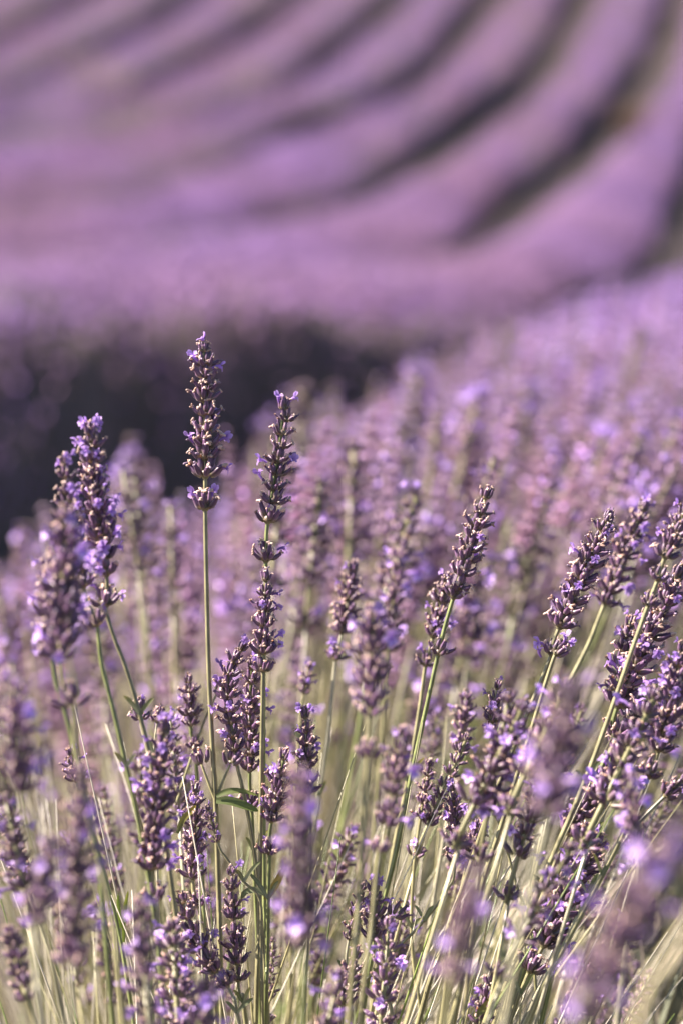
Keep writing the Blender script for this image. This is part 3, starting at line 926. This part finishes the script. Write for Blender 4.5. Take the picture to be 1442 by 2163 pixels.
def sprig_mass(cands, heads):
    """flower heads and their stalks, from (tip x, y, z, lean, with_head) tuples"""
    tips = np.array([c[:3] for c in cands]); n = len(tips)
    lean = np.tan(np.radians(np.array([c[3] for c in cands])))
    zdir = np.stack([lean, rng.normal(.02, .06, n), np.ones(n)], 1)
    sc = rng.uniform(.9, 1.12, n)
    hb = tips - zdir / np.linalg.norm(zdir, axis=1, keepdims=True) * (.066 * sc)[:, None]
    roots = hb.copy()
    Hh = hb[:, 2] - GZ(hb[:, 1])
    roots[:, 0] -= zdir[:, 0] * Hh * .8; roots[:, 1] -= zdir[:, 1] * Hh; roots[:, 2] = GZ(roots[:, 1])
    sd = hb - roots; sl_ = np.linalg.norm(sd, axis=1)
    tint = np.clip(rng.normal(1.0, .16, (n, 1)), .65, 1.45) * (1 + rng.normal(0, .05, (n, 3)))
    v1, f1, c1 = scatter(heads, hb, zdir, rng.random(n) * 6.28, sc * .94, rng.integers(0, len(heads), n), tint)
    sct = np.array([[.33, .305, .17]]) * np.clip(rng.normal(1, .22, (n, 1)), .5, 1.6)
    pale = rng.random(n) < .36
    sct[pale] = np.array([.56, .51, .40]) * rng.uniform(.8, 1.15, (pale.sum(), 1))
    fr = rng.random(n) < .12
    sct[fr] = np.array([.19, .24, .07]) * rng.uniform(.7, 1.2, (fr.sum(), 1))
    v2, f2, c2 = scatter(ST, roots, sd, rng.random(n) * 6.28, np.ones(n), rng.integers(0, 3, n), sct, sl_)
    return np.concatenate([v1, v2]), np.concatenate([f1, f2 + len(v1)]), np.concatenate([c1, c2])


def mass_cands(N, y0, y1, pw, drop, side_margin=None):
    out = []
    yy = y0 + (y1 - y0) * rng.random(N) ** pw
    xx = XE(yy) + ROW0_W * rng.random(N)
    for x, y in zip(xx, yy):
        if side_margin is not None and abs(x) > .13 * y + side_margin:
            continue
        z = row0_tip_z(x, y) - abs(rng.normal(0, drop))
        px_, py_, dd = pix((x, y, z))
        inside = -40 < px_ < 1480
        bound = np.interp(px_, [0, 60, 200, 270, 420, 560, 690, 760, 900, 1030, 1200, 1442], [1150, 1150, 1180, 1130, 1130, 950, 840, 820, 770, 690, 620, 540])
        if inside and py_ < bound + abs(rng.normal(0, 70)) * (1 if px_ < 700 else .25) - (130 if px_ < 520 and rng.random() < .3 else 0):
            continue
        out.append((x, y, z, lean_at(px_, y) + rng.normal(0, 4)))
    return out


near_c = mass_cands(1700, 1.7, 3.4, 1.0, .10, .14)
far_c = mass_cands(5200, 3.0, 16.5, 1.25, .05)
far_far = [c for c in far_c if c[1] > 4.6]
far_c = [c for c in far_c if c[1] <= 4.6]
print('mass', len(near_c), len(far_c))
va, fa, ca = sprig_mass(near_c, HD_MID)
vb, fb, cb = sprig_mass(far_c, HD_FAR)
nf = len(far_far)
pf = np.array([c[:3] for c in far_far]); pf[:, 2] -= .39
vc_, fc_, cc_ = scatter(SP_ROW, pf, np.stack([rng.normal(0, .07, nf), rng.normal(0, .07, nf), np.ones(nf)], 1), rng.random(nf) * 6.28, np.ones(nf), rng.integers(0, 3, nf),
                        np.clip(rng.normal(1.0, .16, (nf, 1)), .65, 1.45) * (1 + rng.normal(0, .05, (nf, 3))))
vb, fb, cb = np.concatenate([vb, vc_]), np.concatenate([fb, fc_ + len(vb)]), np.concatenate([cb, cc_])
mass = obj('lavender_sprigs', make_mesh('lavender_sprigs', np.concatenate([va, vb]), np.concatenate([fa, fb + len(va)]), np.concatenate([ca, cb]), M_MASS, False))
mass['kind'] = 'stuff'
mass['label'] = 'dense mass of mauve lavender sprigs running back along the nearest row'
mass['category'] = 'lavender'

# leafy, stalky inside of the nearest row -----------------------------
def blade_template(seed, L, w, curve):
    g = Geo(); V, F = [], []
    for i in range(4):
        t = i / 3
        ww = w * (1 - .15 * t if i < 3 else .1)
        V += [(-ww / 2, curve * t * t, L * t), (ww / 2, curve * t * t, L * t)]
    for i in range(3):
        F.append((2 * i, 2 * i + 1, 2 * i + 3, 2 * i + 2))
    g.add(V, F, np.array((1.0, 1.0, 1.0)))
    return tri(g.arrays())


BL = [blade_template(i, l, w, c_) for i, (l, w, c_) in enumerate(((.045, .004, .006), (.055, .0045, -.008), (.04, .0035, .012)))]
NB = 26000
yb = .85 + 7.0 * rng.random(NB) ** 1.6
u = rng.random(NB)
xb = XE(yb) + .06 + (ROW0_W - .12) * u
dome = 1 - np.abs(2 * u - 1) ** 2.4
hb = (.10 + .34 * dome) * np.sqrt(rng.random(NB))
pb = np.stack([xb, yb, GZ(yb) + hb], 1)
zb = np.stack([rng.normal(0, .55, NB) + (2 * u - 1) * .4, rng.normal(0, .55, NB), np.full(NB, .9)], 1)
gcol = np.array([[.19, .185, .115]]) * np.clip(rng.normal(1, .25, (NB, 1)), .5, 1.7) * (1 + rng.normal(0, .06, (NB, 3)))
dryb = rng.random(NB) < .34
gcol[dryb] = np.array([.48, .40, .31]) * rng.uniform(.7, 1.15, (dryb.sum(), 1))
v, f, c = scatter(BL, pb, zb, rng.random(NB) * 6.28, rng.uniform(.8, 1.3, NB), rng.integers(0, 3, NB), gcol)
lv = obj('foliage', make_mesh('foliage', v, f, c, M_LEAF, False))
lv['kind'] = 'stuff'
lv['label'] = 'grey green leaves filling the inside of the nearest lavender row'
lv['category'] = 'foliage'

# old straw-dry stalks without flowers, thinning to a point
def straw_template(bend):
    g = Geo()
    pts = crom([(0, 0, 0), (bend * .3, 0, .5), (bend, 0, 1.0)], 3)
    m_ = len(pts)
    tube(g, pts, [.0012 - .0010 * (i / (m_ - 1)) ** 2 for i in range(m_)], 5, np.array((1.0, 1.0, 1.0)), [1.12, .86], ridge_shade=(1.2, .7))  # straw edges lightened, grooves darkened: shading put into the vertex colour
    return tri(g.arrays())


STRAW = [straw_template(b) for b in (.01, -.02, .03)]
NS = 620
ds = 1.26 + .75 * rng.random(NS)
pxs = rng.uniform(-60, 1500, NS); pys = rng.uniform(1500, 2260, NS)
tips = np.array([tuple(at(a_, b_, d_)) for a_, b_, d_ in zip(pxs, pys, ds)])
lns = np.tan(np.radians([lean_at(a_, d_) + rng.normal(0, 7) for a_, d_ in zip(pxs, ds)]))
Hs = tips[:, 2] - GZ(tips[:, 1])
rts = tips.copy(); rts[:, 0] -= lns * Hs; rts[:, 1] += rng.normal(.02, .05, NS); rts[:, 2] = GZ(rts[:, 1])
sd_ = tips - rts
sct = np.array([[.34, .31, .16]]) * np.clip(rng.normal(1, .22, (NS, 1)), .5, 1.5)
pale = rng.random(NS) < .5
sct[pale] = np.array([.64, .58, .47]) * rng.uniform(.75, 1.15, (pale.sum(), 1))
fr = rng.random(NS) < .12
sct[fr] = np.array([.19, .25, .065]) * rng.uniform(.7, 1.2, (fr.sum(), 1))
v, f, c = scatter(STRAW, rts, sd_, rng.random(NS) * 6.28, np.ones(NS), rng.integers(0, 3, NS), sct, np.linalg.norm(sd_, axis=1))
so = obj('straw', make_mesh('straw', v, f, c, M_STALK, True))
so['kind'] = 'stuff'
so['label'] = 'thin straw pale and olive stalks tangled low inside the nearest row'
so['category'] = 'stalks'

# ------------------------------------------------------------------ the rows of the field
def gl(far_c, near):
    """plan line between two rows: straight far away, bending as listed near by"""
    return near + [(.155 * y + far_c + (.0 if y < 60 else 0), y) for y in (30, 36, 45, 60, 78, 95)]


HEADLAND = ([(-4.2, 3.9), (-3.2, 4.6), (-2.2, 5.5), (-1.4, 6.4), (-.8, 7.2), (-.35, 8.0), (0, 8.8), (.3, 9.6)],
            [(-5.6, 5.2), (-4.5, 6.0), (-3.5, 6.9), (-2.6, 7.8), (-1.8, 8.6), (-1.1, 9.3), (-.4, 10.0), (.2, 10.6)])
LINES = [
    gl(-.5, [(-5.6, 5.3), (-4.5, 6.1), (-3.2, 7.2), (-2.0, 8.4), (-.9, 9.5), (.1, 10.8), (1.2, 14.2), (2.2, 18.6)]),
    gl(-1.55, [(-7.5, 7.2), (-6, 8.3), (-4.4, 9.6), (-2.9, 10.9), (-1.6, 12.1), (-.3, 13.6), (.7, 16.8), (1.5, 21.3)]),
    gl(-2.85, [(-9.0, 10.2), (-6.4, 11.8), (-4.4, 13.1), (-2.8, 14.4), (-1.7, 15.9), (-1.0, 17.6), (-.4, 19.7), (.3, 22.6)]),
    gl(-4.15, [(-10, 14.3), (-6.6, 16.2), (-4.7, 17.4), (-3.5, 18.4), (-2.6, 19.4), (-1.95, 20.6), (-1.45, 22.2), (-.85, 24.8)]),
    gl(-5.45, [(-10.5, 18.5), (-7.4, 20.6), (-5.8, 21.9), (-4.7, 23), (-3.8, 24), (-3.1, 25), (-2.4, 26), (-1.8, 27)]),
    gl(-6.9, [(-11.5, 21.5), (-8.6, 23.2), (-7.1, 24.2), (-6, 25.1), (-5.1, 25.9), (-4.4, 26.7), (-3.7, 27.6), (-3, 28.7)]),
    gl(-8.35, [(-13, 23.5), (-10.4, 24.8), (-8.9, 25.6), (-7.8, 26.3), (-6.9, 27), (-6.1, 27.6), (-5.3, 28.3), (-4.5, 29.1)]),
    gl(-9.9, [(-14.5, 25), (-12.2, 26), (-10.8, 26.6), (-9.7, 27.2), (-8.7, 27.8), (-7.8, 28.3), (-6.9, 28.9), (-6.1, 29.4)]),
    gl(-11.4, [(-16, 26.5), (-14, 27.2), (-12.7, 27.7), (-11.5, 28.1), (-10.5, 28.5), (-9.5, 28.9), (-8.5, 29.3), (-7.6, 29.7)]),
]
ROW_LABELS = [
    'short lavender row across the dark gap from the nearest bush, its shaded side facing it',
    'long lavender row directly behind the short row and its dark gap',
    'second long lavender row beyond the dark gap, bending off beside the first long row',
    'third long lavender row beyond the dark gap behind the nearest bush',
    'fourth lavender row up the slope behind the dark gap',
    'fifth lavender row up the purple slope',
    'sixth lavender row up the purple slope',
    'seventh lavender row up the purple slope',
    'eighth lavender row up the slope, the last one in sight',
]
TOTAL = 0
PAIRS = [HEADLAND] + [(LINES[i], LINES[i + 1]) for i in range(len(LINES) - 1)]
for k, (la, lb) in enumerate(PAIRS):
    A = np.array([(p.x, p.y) for p in crom([(x, y, 0) for x, y in la], 10)])
    B = np.array([(p.x, p.y) for p in crom([(x, y, 0) for x, y in lb], 10)])
    m = len(A)
    wid = np.linalg.norm(B - A, axis=1)
    gap = np.where(A[:, 1] > 13, np.clip(np.interp(A[:, 1], [13, 15, 20, 26, 34, 60], [.38, .54, .60, .46, .34, .31]) * (1 + .22 * np.sin(A[:, 1] * .9 + k * 2.1) * np.sin(A[:, 1] * .37 + k)) / np.maximum(wid, .6), .08, .36), np.clip(.28 / np.maximum(wid, .6), .08, .26))
    # foliage mound
    us = np.linspace(0, 1, 13)
    prof = (1 - np.abs(2 * us - 1) ** 2.0) ** .5
    U = gap[:, None] + (1 - 2 * gap[:, None]) * us[None]
    X = A[:, None, 0] * (1 - U) + B[:, None, 0] * U
    Y = A[:, None, 1] * (1 - U) + B[:, None, 1] * U
    wob = 1 + .16 * np.sin(X * 3.1 + Y * 1.3) * np.cos(Y * 2.3 + k) + rng.normal(0, .07, X.shape)
    HF = np.interp(Y, [9.0, 10.5, 13.5, 20, 28], [.58, .45, .26, .18, .31])
    Z = GZ(Y) - .02 + HF * prof[None] * wob
    V = np.stack([X, Y, Z], -1).reshape(-1, 3)
    ii, jj = np.meshgrid(np.arange(12), np.arange(m - 1))
    b0 = (jj * 13 + ii).ravel()
    F = np.stack([b0, b0 + 1, b0 + 14, b0 + 13], -1)
    cmid = A[m // 2] * .5 + B[m // 2] * .5
    root = Vector((cmid[0], cmid[1], gz(cmid[1])))
    t = thing('lavender_row', ROW_LABELS[k], 'lavender row', root, 'rows of the lavender field')
    mc = np.tile([.095, .078, .074], (len(V), 1)) * np.clip(rng.normal(1, .2, (len(V), 1)), .5, 1.6)
    mo = obj('foliage', make_mesh('foliage', V - np.array(root), F, mc, M_MOUND), t)
    mo['kind'] = 'stuff'
    # flower spikes on the mound
    seg = np.linalg.norm(np.diff((A + B) / 2, axis=0), axis=1)
    P_, Zd_, S_, Tn = [], [], [], []
    for i in range(m - 1):
        yc = .25 * (A[i, 1] + B[i, 1] + A[i + 1, 1] + B[i + 1, 1]); xc = .25 * (A[i, 0] + B[i, 0] + A[i + 1, 0] + B[i + 1, 0])
        vis = abs(xc) < .13 * yc + 1.2
        dens = (640 if k == 0 else 350 if yc < 12.5 else 230 if yc < 24 else 130 if yc < 45 else 85) * (1 if vis else .18)
        cnt = rng.poisson(max(0, seg[i] * wid[i] * dens))
        if not cnt:
            continue
        a = rng.random(cnt); uu = .5 - .5 * np.cos(math.pi * (.25 * rng.random(cnt) + .75 * rng.random(cnt)))
        uu = np.where(rng.random(cnt) < .5, uu, rng.random(cnt))
        g_ = gap[i]
        Uq = g_ + (1 - 2 * g_) * uu
        px0 = (A[i, 0] * (1 - a) + A[i + 1, 0] * a) * (1 - Uq) + (B[i, 0] * (1 - a) + B[i + 1, 0] * a) * Uq
        py0 = (A[i, 1] * (1 - a) + A[i + 1, 1] * a) * (1 - Uq) + (B[i, 1] * (1 - a) + B[i + 1, 1] * a) * Uq
        uu = .5 + (uu - .5) * (1.0 if k == 0 else .88)
        if k == 0:
            uu = .5 - .5 * np.cos(math.pi * rng.random(cnt))
        pr = (1 - np.abs(2 * uu - 1) ** 2.0) ** .5
        pz0 = GZ(py0) + np.interp(py0, [9.0, 10.5, 13.5, 20, 28], [.57, .44, .25, .17, .30]) * pr - .07
        nrm2 = (B[i] - A[i]) / wid[i]
        side = (2 * uu - 1)
        out = np.sign(side) * np.abs(side) ** (3 if k == 0 else 1.6) * (1.1 if k == 0 else .28)
        zd0 = np.stack([nrm2[0] * out + rng.normal(0, .13, cnt), nrm2[1] * out + rng.normal(0, .13, cnt), np.ones(cnt)], 1)
        P_.append(np.stack([px0, py0, pz0], 1)); Zd_.append(zd0)
        S_.append(rng.uniform(.8, 1.08, cnt) * (1.0 if yc < 20 else 1.12 if yc < 45 else 1.35))
        # patches where the bloom is further gone (browner) or fresher (more violet)
        lump = np.sin(px0 * 21 + 3 * np.sin(py0 * 9)) * np.sin(py0 * 17 + 2 * np.sin(px0 * 13)) + .6 * np.sin(px0 * 6.3 + py0 * 4.1) * np.sin(py0 * 7.7 - px0 * 2.9)
        kp = (lump > (-.55 if yc < 14 else -.8)) & (uu >= 0)
        pz0 = pz0 + .035 * lump
        P_[-1] = np.stack([px0, py0, pz0], 1)[kp]; Zd_[-1] = Zd_[-1][kp]; S_[-1] = S_[-1][kp]
        pat = .5 + .5 * np.sin(px0 * 1.9 + py0 * .55 + k * 1.7) * np.cos(py0 * .8 - px0 * .6 + k)
        fresh = np.array([1.0, .97, 1.1]); gone = np.array([1.08, 1.02, .9])
        Tn.append((fresh[None] * pat[:, None] + gone[None] * (1 - pat[:, None])) * np.clip(rng.normal(.87, .16, (cnt, 1)) + .22 * lump[:, None] + .14 * np.sin(px0 * 2.3 - py0 * 1.1)[:, None] * np.sin(py0 * 2.9 + px0)[:, None], .5, 1.7))
        Tn[-1] = Tn[-1][kp]
    P_ = np.concatenate(P_); Zd_ = np.concatenate(Zd_); S_ = np.concatenate(S_); Tn = np.concatenate(Tn)
    TOTAL += len(P_)
    v, f, c = scatter(SP_FAR, P_, Zd_, rng.random(len(P_)) * 6.28, S_, rng.integers(0, 3, len(P_)), Tn)
    fo = obj('flower_stems', make_mesh('flower_stems', v - np.array(root), f, c, M_MASS, False), t)
    fo['kind'] = 'stuff'
print('spikes', TOTAL, 'tris', sum(sum(len(p.vertices) - 2 for p in m.polygons) if len(m.polygons) < 5000 else len(m.loops) - 2 * len(m.polygons) for m in bpy.data.meshes))

# ------------------------------------------------------------------ pale weed tufts in the field
def weed_tuft(label, x, y, h, rad, col, nb=420):
    root = Vector((x, y, gz(y)))
    t = thing('weed_tuft', label, 'weeds', root, 'dry weed tufts in the field')
    th = rng.random(nb) * 6.28; rr = rad * np.sqrt(rng.random(nb)) * .6
    p0 = np.stack([np.cos(th) * rr, np.sin(th) * rr, np.zeros(nb)], 1)
    z0 = np.stack([np.cos(th) * rr / rad + rng.normal(0, .15, nb), np.sin(th) * rr / rad + rng.normal(0, .15, nb), np.ones(nb)], 1)
    T = [blade_template(0, h, .022, .08), blade_template(1, h * .8, .018, -.1)]
    v, f, c = scatter(T, p0, z0, rng.random(nb) * 6.28, rng.uniform(.6, 1.1, nb), rng.integers(0, 2, nb), np.array([col]) * np.clip(rng.normal(1, .2, (nb, 1)), .6, 1.5))
    o = obj('blades', make_mesh('blades', v, f, c, M_LEAF, False), t)
    o['kind'] = 'stuff'


weed_tuft('dry yellowish weed tuft beside the row gap under the sloping field', 2.95, 28.6, .4, .28, (.22, .15, .11), 160)
weed_tuft('pale straw coloured weed tuft standing on a lavender row up the slope', -2.7, 31.5, .6, .3, (.36, .29, .24), 160)
